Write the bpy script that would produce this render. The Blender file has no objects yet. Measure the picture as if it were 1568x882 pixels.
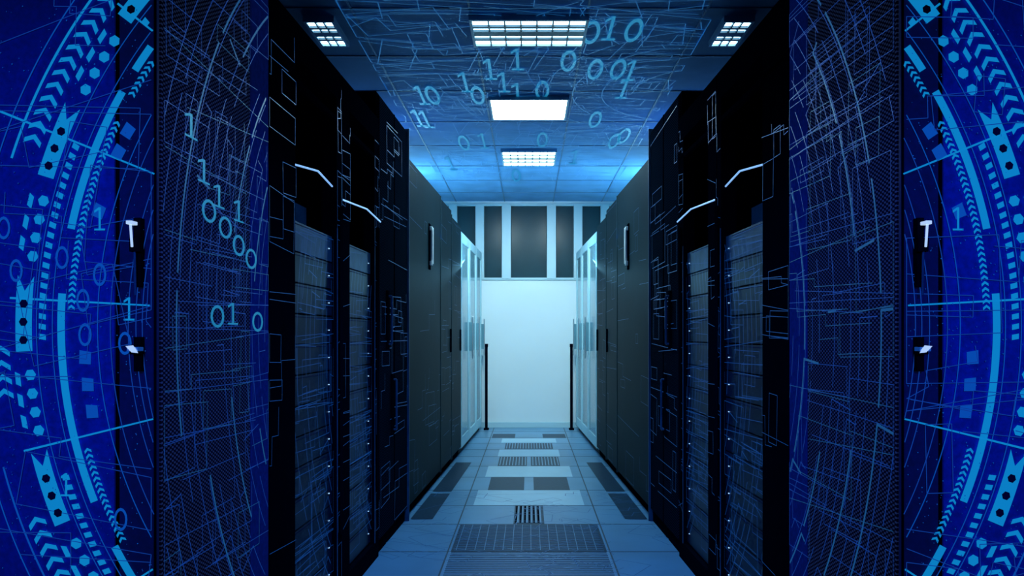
import bpy, bmesh, math, random
from mathutils import Vector
random.seed(11)
sc=bpy.context.scene
sc.view_settings.view_transform='Standard'
H=1.15; CEIL=2.80; YEND=9.5
def fx(u): return .938-.0394*u

# ---------------- materials ----------------
def mat(name,col,rough=.5,metal=0,emit=None,es=0,noise=0,nscale=8,bump=0,spec=.5):
    m=bpy.data.materials.new(name); m.use_nodes=True
    nt=m.node_tree; b=nt.nodes['Principled BSDF']
    b.inputs['Base Color'].default_value=(*col,1); b.inputs['Roughness'].default_value=rough
    b.inputs['Metallic'].default_value=metal; b.inputs['Specular IOR Level'].default_value=spec
    if emit:
        b.inputs['Emission Color'].default_value=(*emit,1); b.inputs['Emission Strength'].default_value=es
    tc=nt.nodes.new('ShaderNodeTexCoord'); n=nt.nodes.new('ShaderNodeTexNoise')
    n.inputs['Scale'].default_value=nscale; n.inputs['Detail'].default_value=5
    nt.links.new(tc.outputs['Object'],n.inputs['Vector'])
    if noise:
        mx=nt.nodes.new('ShaderNodeMix'); mx.data_type='RGBA'
        mx.inputs[6].default_value=(*[c*(1-noise) for c in col],1)
        mx.inputs[7].default_value=(*[min(1,c*(1+noise)) for c in col],1)
        nt.links.new(n.outputs['Fac'],mx.inputs[0]); nt.links.new(mx.outputs[2],b.inputs['Base Color'])
    if bump:
        bp=nt.nodes.new('ShaderNodeBump'); bp.inputs['Strength'].default_value=bump; bp.inputs['Distance'].default_value=.01
        nt.links.new(n.outputs['Fac'],bp.inputs['Height']); nt.links.new(bp.outputs['Normal'],b.inputs['Normal'])
    return m
def meshmat(name,dark,light,pitch,thr,emit=0):
    m=mat(name,dark,.7,spec=0); nt=m.node_tree; b=nt.nodes['Principled BSDF']
    tc=nt.nodes.new('ShaderNodeTexCoord'); sp=nt.nodes.new('ShaderNodeSeparateXYZ')
    nt.links.new(tc.outputs['Object'],sp.inputs[0])
    def M(op,a,bv=None):
        n=nt.nodes.new('ShaderNodeMath'); n.operation=op
        for i,v in enumerate([a,bv]):
            if v is None: continue
            if isinstance(v,(int,float)): n.inputs[i].default_value=v
            else: nt.links.new(v,n.inputs[i])
        return n.outputs[0]
    k=2*math.pi/pitch
    a=M('SINE',M('MULTIPLY',sp.outputs['Y'],k*.55)); c=M('SINE',M('MULTIPLY',sp.outputs['Z'],k))
    g=M('GREATER_THAN',M('MULTIPLY',a,c),thr)
    mx=nt.nodes.new('ShaderNodeMix'); mx.data_type='RGBA'
    mx.inputs[6].default_value=(*dark,1); mx.inputs[7].default_value=(*light,1)
    nt.links.new(g,mx.inputs[0]); nt.links.new(mx.outputs[2],b.inputs['Base Color'])
    if emit:
        nt.links.new(mx.outputs[2],b.inputs['Emission Color']); b.inputs['Emission Strength'].default_value=emit
    return m
black=mat('black_powdercoat',(.0015,.0035,.009),.7,noise=.3,nscale=30,spec=0)
navy=mat('navy_frame',(.004,.011,.07),.5,noise=.3,nscale=20,spec=.05)
framebl=mat('blue_dark_frame',(.003,.010,.10),.5,emit=(.0006,.003,.028),es=.6,noise=.6,nscale=60,spec=.05)  # faint emission put into the frame colour to lift its blue
bluepost=mat('blue_glow_post',(.004,.022,.22),.6,emit=(.001,.005,.05),es=.5,noise=.6,nscale=60,spec=0)  # blue light on the post put into its colour and emission
bluepanel=mat('blue_glow_panel',(.003,.030,.42),.5,emit=(.0003,.003,.055),es=.6,noise=.7,nscale=70,bump=.05,spec=.1)  # emission adds a blue glow to the colour; no backlight behind it
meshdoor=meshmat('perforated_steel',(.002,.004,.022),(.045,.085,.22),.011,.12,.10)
meshblk=meshmat('perforated_black',(.002,.004,.009),(.010,.026,.055),.014,.3)
server=mat('server_bezel',(.005,.020,.052),.35,noise=.5,nscale=5,spec=.1)
serverlt=mat('light_bezel_and_sheen',(.035,.10,.20),.4,noise=.6,nscale=15,spec=.2)  # lighter bezel tone; on the top servers it paints in a bluish sheen
greend=mat('dark_green_door',(.007,.022,.031),.5,noise=.2,nscale=4,spec=.03)
greene=mat('door_edge',(.03,.065,.08),.4,spec=.1)
white=mat('white_cabinet',(.44,.74,.82),.35,noise=.08,spec=.3)
glasst=mat('teal_glass',(.13,.30,.37),.15,noise=.1)
steel=mat('brushed_steel',(.55,.65,.7),.3,.8)
handle=mat('light_handle',(.8,.9,.95),.35)
tip=mat('handle_tip_glint',(.8,.9,.95),.35,emit=(.6,.8,1),es=.7)  # emission stands in for white light catching the handle tips
led=mat('led_tube',(.5,.8,1),.3,emit=(.25,.5,.95),es=.9)
dot=mat('status_led',(.7,.9,1),.3,emit=(.4,.7,.95),es=1.0)
lampm=mat('lamp_tube',(1,1,1),.3,emit=(.56,.90,1),es=28)
lampn=mat('lamp_tube_dim',(1,1,1),.3,emit=(.45,.80,1),es=7)
lampw=mat('lamp_housing',(.35,.5,.6),.4)
louver=mat('lamp_louver',(.05,.09,.12),.4)
cyan=mat('cyan_graphic',(.01,.1,.2),.4,emit=(.004,.27,.66),es=.75)
cyan2=mat('cyan_graphic_dim',(.01,.06,.2),.4,emit=(.003,.10,.55),es=.6)
trace=mat('blue_trace',(.008,.03,.12),.4,emit=(.006,.06,.42),es=.6)
tracec=mat('teal_trace',(.01,.05,.12),.4,emit=(.012,.12,.36),es=.5)
tracer=mat('rack_trace',(.006,.03,.08),.4,emit=(.005,.065,.32),es=.6)
cyanline=mat('ceiling_trace',(.10,.3,.5),.4,emit=(.015,.15,.40),es=.45)
digit=mat('digit_graphic',(.01,.1,.2),.4,emit=(.012,.26,.50),es=.65)

# ---------------- builder ----------------
class MB:
    def __init__(s,xf=None): s.v=[];s.f=[];s.m=[];s.mats=[];s.xf=xf or (lambda a,b,c:(a,b,c))
    def mi(s,m):
        if m not in s.mats: s.mats.append(m)
        return s.mats.index(m)
    def box(s,a0,a1,b0,b1,c0,c1,m):
        n=len(s.v)
        for a,b,c in [(a0,b0,c0),(a1,b0,c0),(a1,b1,c0),(a0,b1,c0),(a0,b0,c1),(a1,b0,c1),(a1,b1,c1),(a0,b1,c1)]:
            s.v.append(s.xf(a,b,c))
        for f in [(0,3,2,1),(4,5,6,7),(0,1,5,4),(1,2,6,5),(2,3,7,6),(3,0,4,7)]:
            s.f.append(tuple(n+i for i in f)); s.m.append(s.mi(m))
    def poly(s,pts,m):
        n=len(s.v)
        for p in pts: s.v.append(s.xf(*p))
        s.f.append(tuple(range(n,n+len(pts)))); s.m.append(s.mi(m))
    def bar(s,p,q,r,m,n=8):
        P=Vector(p);Q=Vector(q);d=(Q-P).normalized()
        a=d.orthogonal().normalized(); b=d.cross(a); k=len(s.v)
        for c in (P,Q):
            for i in range(n):
                t=2*math.pi*i/n; s.v.append(s.xf(*(c+a*math.cos(t)*r+b*math.sin(t)*r)))
        for i in range(n):
            j=(i+1)%n; s.f.append((k+i,k+j,k+n+j,k+n+i)); s.m.append(s.mi(m))
        s.f.append(tuple(k+i for i in range(n)));s.m.append(s.mi(m))
        s.f.append(tuple(k+n+i for i in range(n)));s.m.append(s.mi(m))
    def make(s,name,parent=None,bevel=0,solid=True):
        vs=[Vector(v) for v in s.v]
        lo=Vector([min(v[i] for v in vs) for i in range(3)]);hi=Vector([max(v[i] for v in vs) for i in range(3)])
        o=Vector(((lo.x+hi.x)/2,(lo.y+hi.y)/2,lo.z))
        me=bpy.data.meshes.new(name); me.from_pydata([v-o for v in vs],[],s.f)
        for m in s.mats: me.materials.append(m)
        me.polygons.foreach_set('material_index',s.m); me.update()
        if solid:
            bm=bmesh.new();bm.from_mesh(me);bmesh.ops.recalc_face_normals(bm,faces=bm.faces);bm.to_mesh(me);bm.free()
        ob=bpy.data.objects.new(name,me); sc.collection.objects.link(ob)
        if parent: 
            ob.parent=parent; ob.location=o-parent.location
        else: ob.location=o
        if bevel:
            b=ob.modifiers.new('bevel','BEVEL'); b.width=bevel; b.segments=2; b.limit_method='ANGLE'
        return ob

def line(mb,P,p,q,w,m):
    dx,dy=q[0]-p[0],q[1]-p[1]; L=math.hypot(dx,dy)
    if L<1e-6: return
    nx,ny=-dy/L*w/2,dx/L*w/2
    mb.poly([P(p[0]+nx,p[1]+ny),P(q[0]+nx,q[1]+ny),P(q[0]-nx,q[1]-ny),P(p[0]-nx,p[1]-ny)],m)
def glyph(mb,P,x,y,w,h,ch,m,t=None,sx=1,sy=1):
    t=t or w*.16
    if ch=='0':
        n=16
        for i in range(n):
            a,b=2*math.pi*i/n,2*math.pi*(i+1)/n
            f=lambda a,k:P(x+sx*(w/2-k)*math.cos(a),y+sy*(h/2-k*h/w*.8)*math.sin(a))
            mb.poly([f(a,0),f(b,0),f(b,t),f(a,t)],m)
    else:
        r=lambda a,b,c,d:mb.poly([P(x+sx*a,y+sy*c),P(x+sx*b,y+sy*c),P(x+sx*b,y+sy*d),P(x+sx*a,y+sy*d)],m)
        r(-t/2,t/2,-h/2,h/2); r(-w*.4,w*.4,-h/2-.0,-h/2+t*h/w*.5); 
        mb.poly([P(x-sx*t/2,y+sy*h/2),P(x-sx*t/2,y+sy*h*.38),P(x-sx*w*.4,y+sy*h*.26),P(x-sx*w*.4,y+sy*h*.36)],m)
def circuits(mb,P,a0,a1,b0,b1,n,m,w=.003,ang=.12,sc_=1):
    def clip(p): return (min(max(p[0],a0),a1),min(max(p[1],b0),b1))
    for _ in range(n):
        cx,cy=random.uniform(a0,a1),random.uniform(b0,b1)
        s=random.uniform(.03,.2)*sc_; s2=random.uniform(.02,.12)*sc_; t=random.uniform(-ang,ang)
        R=lambda x,y:clip((cx+x*math.cos(t)-y*math.sin(t),cy+x*math.sin(t)+y*math.cos(t)))
        k=random.random()
        if k<.45: pts=[R(-s,-s2),R(s,-s2),R(s,s2),R(-s,s2),R(-s,-s2)]
        elif k<.75: pts=[R(-s*2,0),R(0,0),R(0,s2),R(s*1.5,s2),R(s*1.5,s2*2)]
        else: pts=[R(-s*3,s2),R(s*3,s2)]
        for p,q in zip(pts,pts[1:]): line(mb,P,p,q,w,m)
def arcs(mb,P,a0,a1,b0,b1,ca,cb,radii,m,w=.003,asp=1):
    for r in radii:
        t=math.pi*.5
        while t<math.pi*1.5:
            L=random.uniform(.1,.5)
            if random.random()<.75:
                n=max(2,int(L/.04))
                for i in range(n):
                    q=[]
                    for e,rr in ((i,r),(i+1,r),(i+1,r+w),(i,r+w)):
                        an=t+L*e/n; q.append((ca+rr*math.cos(an),cb+asp*rr*math.sin(an)))
                    if all(a0<x<a1 and b0<y<b1 for x,y in q): mb.poly([P(*x) for x in q],m)
            if random.random()<.35:
                rr=r+random.uniform(.03,.12); p=(ca+r*math.cos(t),cb+asp*r*math.sin(t)); q=(ca+rr*math.cos(t),cb+asp*rr*math.sin(t))
                if all(a0<x<a1 and b0<y<b1 for x,y in (p,q)): line(mb,P,p,q,w,m)
            t+=L+.03

# ---------------- room ----------------
floorm=mat('floor_tile',(.13,.33,.52),.32,noise=.3,nscale=3,spec=.4)
floord=mat('dark_floor_tile',(.012,.045,.085),.4,noise=.5,nscale=40,spec=.15)
floorm2=mat('bright_floor_tile',(.42,.70,.86),.3,noise=.15,nscale=5)
seam=mat('floor_seam',(.03,.06,.09),.5)
stripe=mat('vent_stripe',(.18,.38,.56),.35)
ceilm=mat('ceiling_tile',(.15,.36,.62),.7,noise=.35,nscale=4,spec=.2)
tbar=mat('ceiling_tbar',(.08,.20,.34),.5)
wallw=mat('white_wall',(.78,.93,.96),.5,noise=.04,nscale=2)
walld=mat('dark_wall',(.01,.015,.04),.7,noise=.2)
winf=mat('window_frame',(.46,.71,.78),.4)
wing=mat('dark_window_glass',(.020,.062,.080),.25,spec=.12,noise=.1)
def room(name,*a):
    b=MB(); b.box(*a); return b.make(name)
b=MB(); b.box(-2.4,2.4,-2,YEND+.1,-.1,0,floorm)
for x in (-1.65,-1.05,-.43,.43,1.05,1.65): b.box(x-.004,x+.004,-2,YEND,0,.001,seam)
for y in (.2,.85,1.5,2.15,2.8,3.42,4.07,4.66,5.17,5.68,6.2,6.72,7.24,7.68,8.12,8.6,9.1): b.box(-.9,.9,y-.004,y+.004,0,.001,seam)
def strip(x0,x1,y0,y1,m): b.box(x0+.006,x1-.006,y0+.006,y1-.006,0,.0015,m)
strip(-.43,.43,3.42,4.07,stripe)
y=3.44
while y<4.05: b.box(-.41,.41,y,y+.010,.0015,.003,floord); y+=.032
strip(-.42,.42,4.07,4.66,floord)
y=4.09
while y<4.64: b.box(-.40,.40,y,y+.004,.0015,.003,stripe); y+=.035
x=-.39
while x<.4: b.box(x,x+.003,4.09,4.64,.0015,.003,stripe); x+=.05
strip(-.1,.1,4.66,5.17,floord)
x=-.085
while x<.08: b.box(x,x+.010,4.69,5.14,.0015,.004,black); b.box(x+.012,x+.022,4.69,5.14,.0015,.003,stripe); x+=.028
strip(-.38,.38,5.17,5.68,floorm2)
strip(-.31,-.03,5.68,6.2,floord); strip(.03,.31,5.68,6.2,floord)
strip(-.36,.36,6.2,6.72,floorm2)
for s in (-1,1):
    x0,x1=sorted((s*.012,s*.28)); strip(x0,x1,6.72,7.24,floord)
    x=x0+.02
    while x<x1-.02: b.box(x,x+.008,6.75,7.2,.0015,.004,stripe); x+=.028
    x0,x1=sorted((s*.15,s*.42)); strip(x0,x1,8.55,8.9,floord)
    for (u0,u1) in ((4.78,5.55),(5.62,6.9)):
        P=[(s*(fx(u0)-.012),u0,.003),(s*(fx(u0)-.15),u0,.003),(s*(fx(u1)-.15),u1,.003),(s*(fx(u1)-.012),u1,.003)]
        b.poly(P,floord)
strip(-.25,.25,7.72,8.15,floord)
x=-.23
while x<.23: b.box(x,x+.008,7.75,8.12,.0015,.004,stripe); x+=.028
strip(-.3,.3,7.24,7.68,floorm2)
strip(-.3,.3,8.17,8.5,floorm2)
circuits(b,lambda a,c:(a,c,.005),-.8,.8,3.4,5.6,60,tracec,.004,.8)
b.make('floor',solid=False)
b=MB(); b.box(-2.4,2.4,-2,YEND+.1,CEIL,CEIL+.1,ceilm)
for x in (-1.5,-.9,-.3,.3,.9,1.5): b.box(x-.006,x+.006,-2,YEND,CEIL-.004,CEIL,tbar)
for y in (.9,1.5,2.1,2.7,3.3,3.88,4.55,5.2,5.95,6.7,7.5,8.2,8.9): b.box(-2.3,2.3,y-.006,y+.006,CEIL-.004,CEIL,tbar)
ceiling=b.make('ceiling',solid=False)
g=MB()
PC=lambda a,c:(a,c,CEIL-.008)
def cz(y): return 1200*(CEIL-H)/(523-1.0204*y)
for (x,yy,ch) in [(750,105,'1'),(792,90,'1'),(870,92,'0'),(645,145,'1'),(662,145,'0'),(712,125,'1'),(731,145,'0'),(771,125,'1'),
    (792,141,'1'),(830,137,'0'),(911,105,'0'),(946,105,'0'),(966,107,'1'),(911,182,'0'),(955,207,'0'),(640,180,'1'),(652,182,'1'),(710,218,'0'),
    (740,215,'1'),(830,213,'0'),(790,268,'0'),(905,48,'0'),(935,42,'1'),(970,45,'0'),(955,135,'1'),(690,250,'1'),(880,240,'1'),(940,215,'0')]:
    Z=cz(yy); X=(x-809.5)*1.0204*Z/1200
    glyph(g,PC,X,Z,.095,.38*(Z/4.8),ch,digit,t=.018,sy=-1)
circuits(g,PC,-.95,.95,3.6,8.2,220,cyanline,.005,.3,1.6)
arcs(g,PC,-.95,.95,3.3,8.2,1.2,5.2,[.5,.7,.9,1.1,1.4,1.7],cyanline,.006)
g.make('binary_digit_graphic',ceiling,solid=False)
room('wall_left',-2.4,-2.3,-2,YEND+.1,0,CEIL,walld); room('wall_right',2.3,2.4,-2,YEND+.1,0,CEIL,walld)
b=MB()
zs=1.84; zt=2.76
b.box(-2.3,2.3,YEND,YEND+.1,0,zs,wallw); b.box(-2.3,2.3,YEND,YEND+.1,zt,CEIL,wallw)
b.box(-2.3,2.3,YEND+.06,YEND+.1,zs,zt,walld)
b.make('wall_far')
posts=[(.222,.335),(.553,.66),(.885,.99),(1.22,1.33)]
b=MB()
for s in (-1,1):
    for p0,p1 in posts:
        x0,x1=sorted((s*p0,s*p1)); b.box(x0,x1,YEND-.03,YEND+.03,zs,zt,winf)
b.box(-2.3,2.3,YEND-.02,YEND+.02,zs-.015,zs+.015,winf)
b.box(-2.3,2.3,YEND-.02,YEND+.02,zt-.02,zt+.01,winf)
b.make('trim_1',bevel=.003)
k=1
for x0,x1 in [(-.222,.222),(.335,.553),(-.553,-.335),(.66,.885),(-.885,-.66),(.99,1.22),(-1.22,-.99)]:
    b=MB(); b.box(x0,x1,YEND+.02,YEND+.03,zs+.015,zt-.02,wing)
    b.box(x0,x0+.008,YEND,YEND+.02,zs+.015,zt-.02,greene); b.box(x1-.008,x1,YEND,YEND+.02,zs+.015,zt-.02,greene)
    b.make('window_%d'%k); k+=1
b=MB(); b.box(-.6,.6,YEND-.015,YEND,0,.07,winf); b.make('baseboard_far',bevel=.003)

# ---------------- ceiling lamps ----------------
def lamp(cx,y0,y1,w,grid=True,nx=7,m=None):
    m=m or lampm
    b=MB(); x0,x1=cx-w/2,cx+w/2; z=CEIL
    b.box(x0-.015,x1+.015,y0-.015,y1+.015,z-.012,z,lampw)
    b.box(x0,x1,y0,y1,z-.018,z-.012,m)
    for a in ((x0-.015,x0,y0-.015,y1+.015),(x1,x1+.015,y0-.015,y1+.015),(x0,x1,y0-.015,y0),(x0,x1,y1,y1+.015)):
        b.box(*a,z-.03,z-.012,lampw)
    if grid:
        for i,t in ((1,.012),(2,.03),(3,.012)):
            y=y0+(y1-y0)*i/4; b.box(x0,x1,y-t,y+t,z-.03,z-.018,louver)
        for i in range(1,nx):
            x=x0+(x1-x0)*i/nx; b.box(x-.004,x+.004,y0,y1,z-.029,z-.018,louver)
    return b.make('ceiling_lamp')
lamp(0,3.97,4.31,.59,m=lampn); lamp(0,5.31,5.79,.53,False); lamp(0,6.83,7.36,.47)
for s in (-1,1): lamp(s*1.09,3.99,4.31,.13,nx=3,m=lampn)
for s in (-1,1): lamp(s*1.6,8.2,8.8,.5)  # added lamps, hidden behind the cabinets, to brighten the far end

# ---------------- cabinet rows ----------------
RX=.8675
def row(s):
    xf=lambda u,w,z:(s*(fx(u)+w),u+.0394*w,z)
    D=1.0
    u0,u1=1.79,2.34
    b=MB(xf)
    b.box(u0+.012,u1,.015,D,.0,2.27,black)
    b.box(u0+.02,u1-.01,0,.015,.06,2.25,meshdoor)
    b.box(u0,u0+.012,0,.093,0,2.27,framebl)
    b.box(u0,u0+.012,.101,D,0,2.27,bluepanel)
    b.box(u0-.004,u0+.0,.088,.096,0,2.27,black)
    b.box(u0-.003,u0+.0,.0,.006,0,2.27,black)
    b.box(u1,2.475,-.001,.05,0,2.27,bluepost)
    b.box(u1,2.475,.05,D,0,2.27,black)
    for zc,hh in ((1.115,.05),(1.36,.10)):
        b.box(u0-.02,u0,.028,.044,zc-hh,zc+hh*.6,black)
        b.box(u0-.035,u0-.02,.022,.046,zc-hh*.2,zc+.012,black)
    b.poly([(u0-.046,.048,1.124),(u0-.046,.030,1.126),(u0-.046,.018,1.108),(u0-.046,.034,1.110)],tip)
    b.box(u0-.045,u0-.02,.020,.046,1.112,1.122,handle)
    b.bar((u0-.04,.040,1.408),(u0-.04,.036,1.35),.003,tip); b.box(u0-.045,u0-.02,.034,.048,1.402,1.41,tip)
    b.bar((u0-.03,.036,1.35),(u0-.03,.034,1.24),.003,serverlt)
    cab=b.make('perforated_server_cabinet',bevel=.0015)
    g=MB(); CZ=1.17; K=.001522
    yy=u0-.005
    def R(r,t): return (s*r*K*math.cos(t), yy+.0394*(r*K*math.cos(t)-RX), CZ+r*K*math.sin(t))
    def ok(pts):
        return all((RX+.002)<abs(p[0])<RX+D-.01 and .02<p[2]<2.25 for p in pts)
    def pg(rt,m):
        pts=[R(*q) for q in rt]
        if ok(pts): g.poly(pts,m)
    def arc(r0,r1,t0,t1,m):
        n=max(1,int((t1-t0)/.015))
        for i in range(n):
            a=t0+(t1-t0)*i/n; c=t0+(t1-t0)*(i+1)/n
            pg([(r0,a),(r1,a),(r1,c),(r0,c)],m)
    T=math.radians
    arc(857,859,-1.2,1.2,cyan2)
    arc(835,839,T(18),1.2,cyan); arc(836,839,-1.2,T(-15),cyan2)
    for rr in (756,731,660,640,612,600,590): arc(rr,rr+1.5,-1.2,1.2,cyan2 if rr>650 else trace)
    def chev(r0,r1,t,d,th,m):
        rm=(r0+r1)/2
        pg([(r0,t),(rm,t+d),(rm,t+d+th),(r0,t+th)],m); pg([(rm,t+d),(r1,t),(r1,t+th),(rm,t+d+th)],m)
    for a0,a1 in ((20,42),(-44,-22),(-8,-2)):
        t=T(a0)
        while t<T(a1): chev(800,828,t,.012,.010,cyan); t+=.027
    def hexa(r,c,rad,m,off=0):
        pts=[R(r+rad*math.cos(q*math.pi/3),c+rad/r*math.sin(q*math.pi/3)) for q in range(6)]
        if ok(pts): g.poly([(p[0],p[1]-off,p[2]) for p in pts],m)
    t=-1.1;i=0
    while t<1.1:
        L=.15
        if i%2==0:
            arc(764,790,t,t+L*.8,cyan)
            pg([(764,t+L*.8),(777,t+L*.8),(764,t+L)],cyan); pg([(777,t+L*.8),(790,t+L*.8),(790,t+L)],cyan)
            for k in range(3): hexa(777,t+L*(.15+.24*k),7,navy,.0015)
        else:
            for k in range(4):
                c=t+L*(.1+.25*k); hexa(770,c,9,cyan)
            for k in range(3):
                c=t+L*(.15+.28*k); pg([(786,c),(794,c+.006),(794,c+.030),(786,c+.024)],cyan)
        t+=L+.025; i+=1
    t=-1.1
    while t<1.1:
        if math.sin(t*9)>-.35: pg([(742,t),(753,t+.003),(753,t+.014),(742,t+.011)],cyan)
        t+=.021
    for a0,a1 in ((-50,-28),(-22,4),(12,30),(33,52)): arc(712,724,T(a0),T(a1),cyan)
    for a0,a1 in ((-28,-16),(2,26),(30,46)):
        t=T(a0)
        while t<T(a1): chev(697,708,t,.006,.006,cyan); t+=.013
    for c in (-38,-33,-12,-8.5,-5,14,22,25): 
        c=T(c); pg([(674,c),(692,c+.004),(690,c+.034),(672,c+.028)],cyan2)
    for c,r0,r1 in ((22,580,900),(-14,580,800),(3,580,800),(-33,640,860),(38,580,800)):
        arc_t=T(c); n=60
        for i in range(n):
            a=r0+(r1-r0)*i/n;e=r0+(r1-r0)*(i+1)/n
            pg([(a,arc_t),(e,arc_t),(e,arc_t+.004),(a,arc_t+.004)],cyan)
    def PE(x,z): return (s*x,yy-.001+.0394*(x-RX),z)
    for x,z,ch in ((1.0,1.42,'1'),(1.0,1.29,'0'),(1.04,1.23,'0'),(1.035,1.15,'0'),(.93,1.21,'1'),(.94,1.13,'0'),(1.23,1.4,'0'),(1.20,1.3,'0'),(1.08,.8,'1'),(1.09,1.33,'0'),(.95,.72,'0')):
        if s<0 or z>1.35: glyph(g,PE,x,z,.032,.054,ch,cyan if ch=='1' else cyan2,sx=s)
    circuits(g,PE,RX+.01,RX+.6,.3,2.1,44,trace,.0018,.25)
    for _ in range(900):
        x=random.uniform(RX+.01,RX+.5); z=random.uniform(.5,2.2); r=random.uniform(.0008,.002)
        g.poly([PE(x-r,z),PE(x,z+r),PE(x+r,z),PE(x,z-r)],random.choice((cyan2,trace)))
    g.make('ring_graphic',cab,solid=False)
    g=MB(xf); Q=lambda a,c:(a,-.003,c)
    circuits(g,Q,u0+.03,2.47,.1,2.2,60,trace,.0016,.04)
    circuits(g,Q,u0+.03,2.47,.5,2.0,20,tracec,.0016,.06)
    arcs(g,Q,u0+.02,2.47,.1,2.24,3.3,1.17,[.86+.05*i for i in range(15)],trace,.0025)
    arcs(g,Q,u0+.02,2.47,.1,2.24,3.3,1.17,[.95,1.12,1.30,1.42],tracec,.007)
    for (a,c,ch) in ((2.02,1.58,'1'),(2.05,1.48,'0'),(2.11,1.53,'1'),(2.15,1.45,'0'),(2.24,1.41,'0'),(2.24,1.51,'1'),(2.33,1.38,'0'),(2.1,1.2,'0'),(2.2,1.21,'1'),(2.38,1.19,'0'),(1.95,1.68,'1')):
        if s<0: glyph(g,lambda a,c:(a,-.004,c),a,c,.085,.062,ch,digit)
    g.make('circuit_graphic',cab,solid=False)
    def rack(u0,u1,sa,sb):
        b=MB(xf)
        b.box(u0,u1,0,D,0,.09,black)
        b.box(u0,u1,0,D,2.15,2.27,black)
        b.box(u0,sa,0,.06,.09,2.15,black); b.box(sb,u1,0,.06,.09,2.15,black)
        b.box(u0,u0+.02,.06,D,.09,2.15,black); b.box(u1-.02,u1,.06,D,.09,2.15,black)
        b.box(u0+.02,u1-.02,.07,D-.02,.09,1.57,black)
        b.box(u0+.02,u1-.02,.30,D-.02,1.57,2.15,black)
        b.box(sa+.03,sa+.16,.14,.30,1.62,1.75,navy); b.box(sb-.18,sb-.03,.12,.30,1.60,1.68,serverlt)
        z=.10; i=0
        while z<1.53:
            h=.113
            b.box(sa+.004,sb-.004,.02,.07,z,z+h-.006,serverlt if z>1.40 else server)  # top units lighter: reflected sheen put into the colour
            b.box(sa+.02,sb-.09,.0185,.02,z+h-.016,z+h-.012,navy)
            b.box(sb-.055,sb-.047,.016,.02,z+.05,z+.054,dot)
            z+=h; i+=1
        b.box(u0+.02,u1-.02,.0,.02,2.05,2.07,black)
        for q in (0,1,2):
            b.bar((sb+.03+q*.012,-.008,.3),(sb+.03+q*.012,-.008,1.7),.004,black)
        b.box(sb,sb+.006,-.003,0,.09,1.6,serverlt)
        ob=b.make('server_rack',bevel=.0012)
        g=MB(xf)
        circuits(g,lambda a,c:(a,.015,c),sa,sb,.15,1.55,44,tracer,.002,.05)
        arcs(g,lambda a,c:(a,.0152,c),sa,sb,.12,1.55,sb+.9,1.1,[.95+.05*i for i in range(10)],tracer,.003)
        for q0,q1 in ((u0,sa),(sb,u1)): circuits(g,Q,q0,q1,.1,2.2,16,tracer,.0018,.05)
        circuits(g,lambda a,c:(a,.297,c),u0+.03,u1-.03,1.6,2.1,30,tracer,.004,.1)
        g.make('circuit_graphic',ob,solid=False)
        return ob
    r1=rack(2.48,3.30,2.73,3.24); r2=rack(3.31,3.99,3.44,3.90)
    g=MB(xf)
    g.bar((2.62,.05,1.755),(3.05,.02,1.80),.0038,led); g.bar((3.05,.02,1.80),(3.29,.02,1.77),.0038,led)
    g.box(2.60,2.66,.02,.30,1.75,1.765,black)
    g.make('led_tube',r1)
    g=MB(xf)
    g.bar((3.33,.0,1.735),(3.70,-.012,1.755),.0038,led); g.bar((3.70,-.012,1.755),(3.98,-.012,1.735),.0038,led)
    g.make('led_tube',r2)
    b=MB(xf); u0,u1=4.0,4.75
    b.box(u0,u1,.015,D,.0,2.42,black)
    b.box(u0+.01,u1-.012,0,.015,.08,2.40,meshblk)
    b.box(u0+.36,u0+.372,-.004,.0,.08,2.40,black)
    for uu,z0,z1 in ((4.18,1.10,1.36),(4.30,.62,.90)):
        b.box(uu-.02,uu+.02,-.012,0,z0-.03,z1+.03,black)
        b.bar((uu,-.028,z0),(uu,-.028,z1),.006,serverlt); b.bar((uu,-.028,z0),(uu,0,z0),.006,serverlt); b.bar((uu,-.028,z1),(uu,0,z1),.006,serverlt)
    b.box(u1-.012,u1,-.012,.015,0,2.42,serverlt)
    c=b.make('tall_black_cabinet',bevel=.0015)
    g=MB(xf); circuits(g,lambda a,c:(a,-.005,c),u0+.02,u1-.02,.1,2.35,36,tracer,.0025,.05); g.make('circuit_graphic',c,solid=False)
    for i,(u0,u1,h,hu) in enumerate(((4.77,6.07,2.27,5.54),(6.08,6.69,2.25,None),(6.70,7.34,2.20,None))):
        b=MB(xf)
        b.box(u0,u1,.02,D,.06,h,greend); b.box(u0+.01,u1-.01,.03,D,0,.06,black)
        b.box(u0+.008,u1-.008,0,.02,.08,h-.02,greend)
        b.box(u0,u0+.008,-.004,.02,.06,h,greene)
        if hu:
            b.box(hu-.03,hu+.03,-.008,0,1.62,1.95,black)
            b.bar((hu,-.022,1.66),(hu,-.022,1.92),.012,handle); b.box(hu-.02,hu+.02,-.024,0,1.65,1.68,handle); b.box(hu-.02,hu+.02,-.024,0,1.90,1.93,handle)
        else:
            b.box(u1-.09,u1-.06,-.012,0,1.0,1.2,black)
        c=b.make('dark_server_cabinet',bevel=.002)
        g=MB(xf); circuits(g,Q,u0+.02,u1-.02,.1,h-.05,16,tracec,.0018,.05); g.make('circuit_graphic',c,solid=False)
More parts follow.
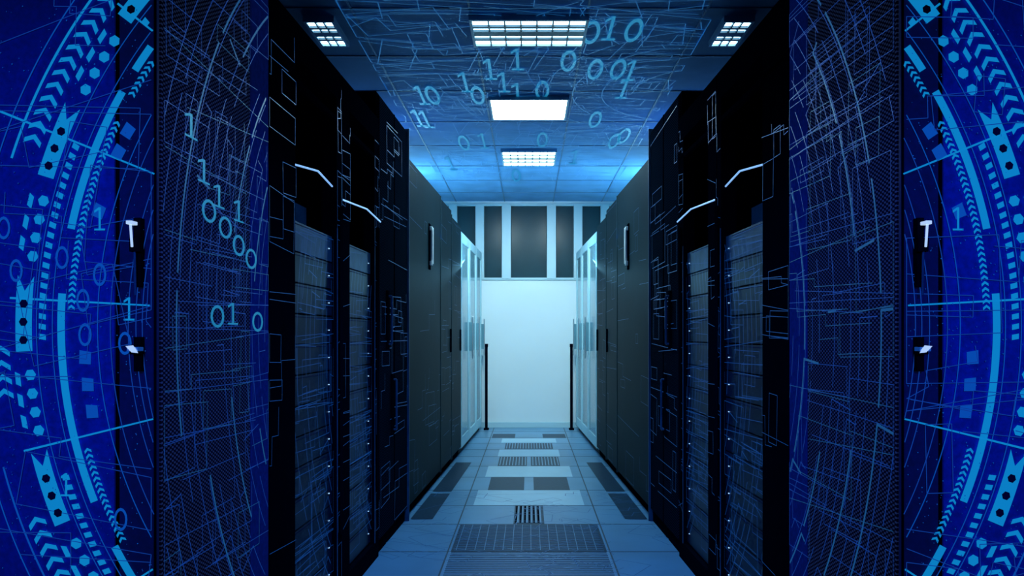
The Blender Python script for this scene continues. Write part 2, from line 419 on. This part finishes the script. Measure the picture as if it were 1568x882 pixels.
    for u0,u1 in ((7.36,8.05),(8.06,8.72),(8.73,9.30)):
        b=MB(xf); h=2.15
        b.box(u0,u1,.02,D,.05,h,white); b.box(u0+.01,u1-.01,.03,D,0,.05,greend)
        b.box(u0+.005,u0+.07,0,.02,.06,h-.01,white); b.box(u1-.07,u1-.005,0,.02,.06,h-.01,white)
        b.box(u0+.07,u1-.07,0,.02,.06,.16,white); b.box(u0+.07,u1-.07,0,.02,h-.1,h-.01,white)
        b.box(u0+.07,u1-.07,.008,.02,.16,h-.1,glasst)
        b.box(u1-.06,u1-.03,-.03,0,.98,1.28,glasst); b.bar((u1-.045,-.035,.9),(u1-.045,-.035,1.34),.008,steel)
        b.make('white_glass_cabinet',bevel=.002)
for s in (-1,1): row(s)
for s in (-1,1):
    b=MB(); x=s*.515
    b.box(x-.016,x+.016,9.28,9.31,.02,1.0,black); b.box(x-.03,x+.03,9.25,9.34,0,.02,black); b.box(x-.02,x+.02,9.275,9.315,1.0,1.04,black)
    b.make('black_barrier_post',bevel=.002)

# ---------------- lights ----------------
def area(name,loc,tgt,size,e,col,sy=None):
    L=bpy.data.lights.new(name,'AREA'); L.energy=e; L.color=col; L.size=size
    if sy: L.shape='RECTANGLE'; L.size_y=sy
    o=bpy.data.objects.new(name,L); o.location=loc
    o.rotation_euler=(Vector(tgt)-Vector(loc)).to_track_quat('-Z','Y').to_euler(); sc.collection.objects.link(o); return o
def spot(name,loc,tgt,e,col,ang,r=0):
    L=bpy.data.lights.new(name,'SPOT'); L.energy=e; L.color=col; L.spot_size=math.radians(ang); L.spot_blend=1; L.shadow_soft_size=r
    o=bpy.data.objects.new(name,L); o.location=loc
    o.rotation_euler=(Vector(tgt)-Vector(loc)).to_track_quat('-Z','Y').to_euler(); sc.collection.objects.link(o)
for s in (-1,1):
    spot('added_wall_spot',(s*.35,7.1,2.74),(0,9.5,.9),95,(.72,.95,1),90)  # added spot with no fitting, brightens the end wall
    spot('added_blue_spot',(s*.5,-.4,1.7),(s*1.12,1.8,1.2),80,(.012,.15,1),42)  # added blue light without a fixture, colours the end panels
    spot('added_blue_spot',(-s*.5,1.0,2.0),(s*.85,2.4,1.05),40,(.02,.2,1),50)  # added blue light on the perforated doors and posts
    spot('added_rack_spot',(-s*.55,3.2,2.6),(s*.85,3.3,1.1),18,(.08,.45,1),60)  # added blue light to lift the rack fronts
    area('added_uplight',(s*1.3,6.0,2.34),(s*.9,6.0,2.9),.4,10,(.05,.28,1),1.6)  # added light hidden on the cabinets, turns the ceiling bluer and brighter
    area('added_uplight',(s*1.1,7.7,2.25),(s*.6,7.5,2.9),.4,26,(.25,.68,1),2.0)  # another added light, lifts the far ceiling
spot('added_floor_spot',(0,2.2,2.7),(0,3.9,0),130,(.04,.30,1),64)  # added blue light for the near floor, no lamp there
w=bpy.data.worlds.new('World'); sc.world=w; w.use_nodes=True
w.node_tree.nodes['Background'].inputs[0].default_value=(.01,.04,.2,1); w.node_tree.nodes['Background'].inputs[1].default_value=.2

cam=bpy.data.cameras.new('Camera'); co=bpy.data.objects.new('Camera',cam); sc.collection.objects.link(co)
co.location=(0,0,H); co.rotation_euler=(math.pi/2,0,0); cam.sensor_width=36; cam.lens=27
cam.shift_x=-.0165; cam.shift_y=73/1600
sc.camera=co
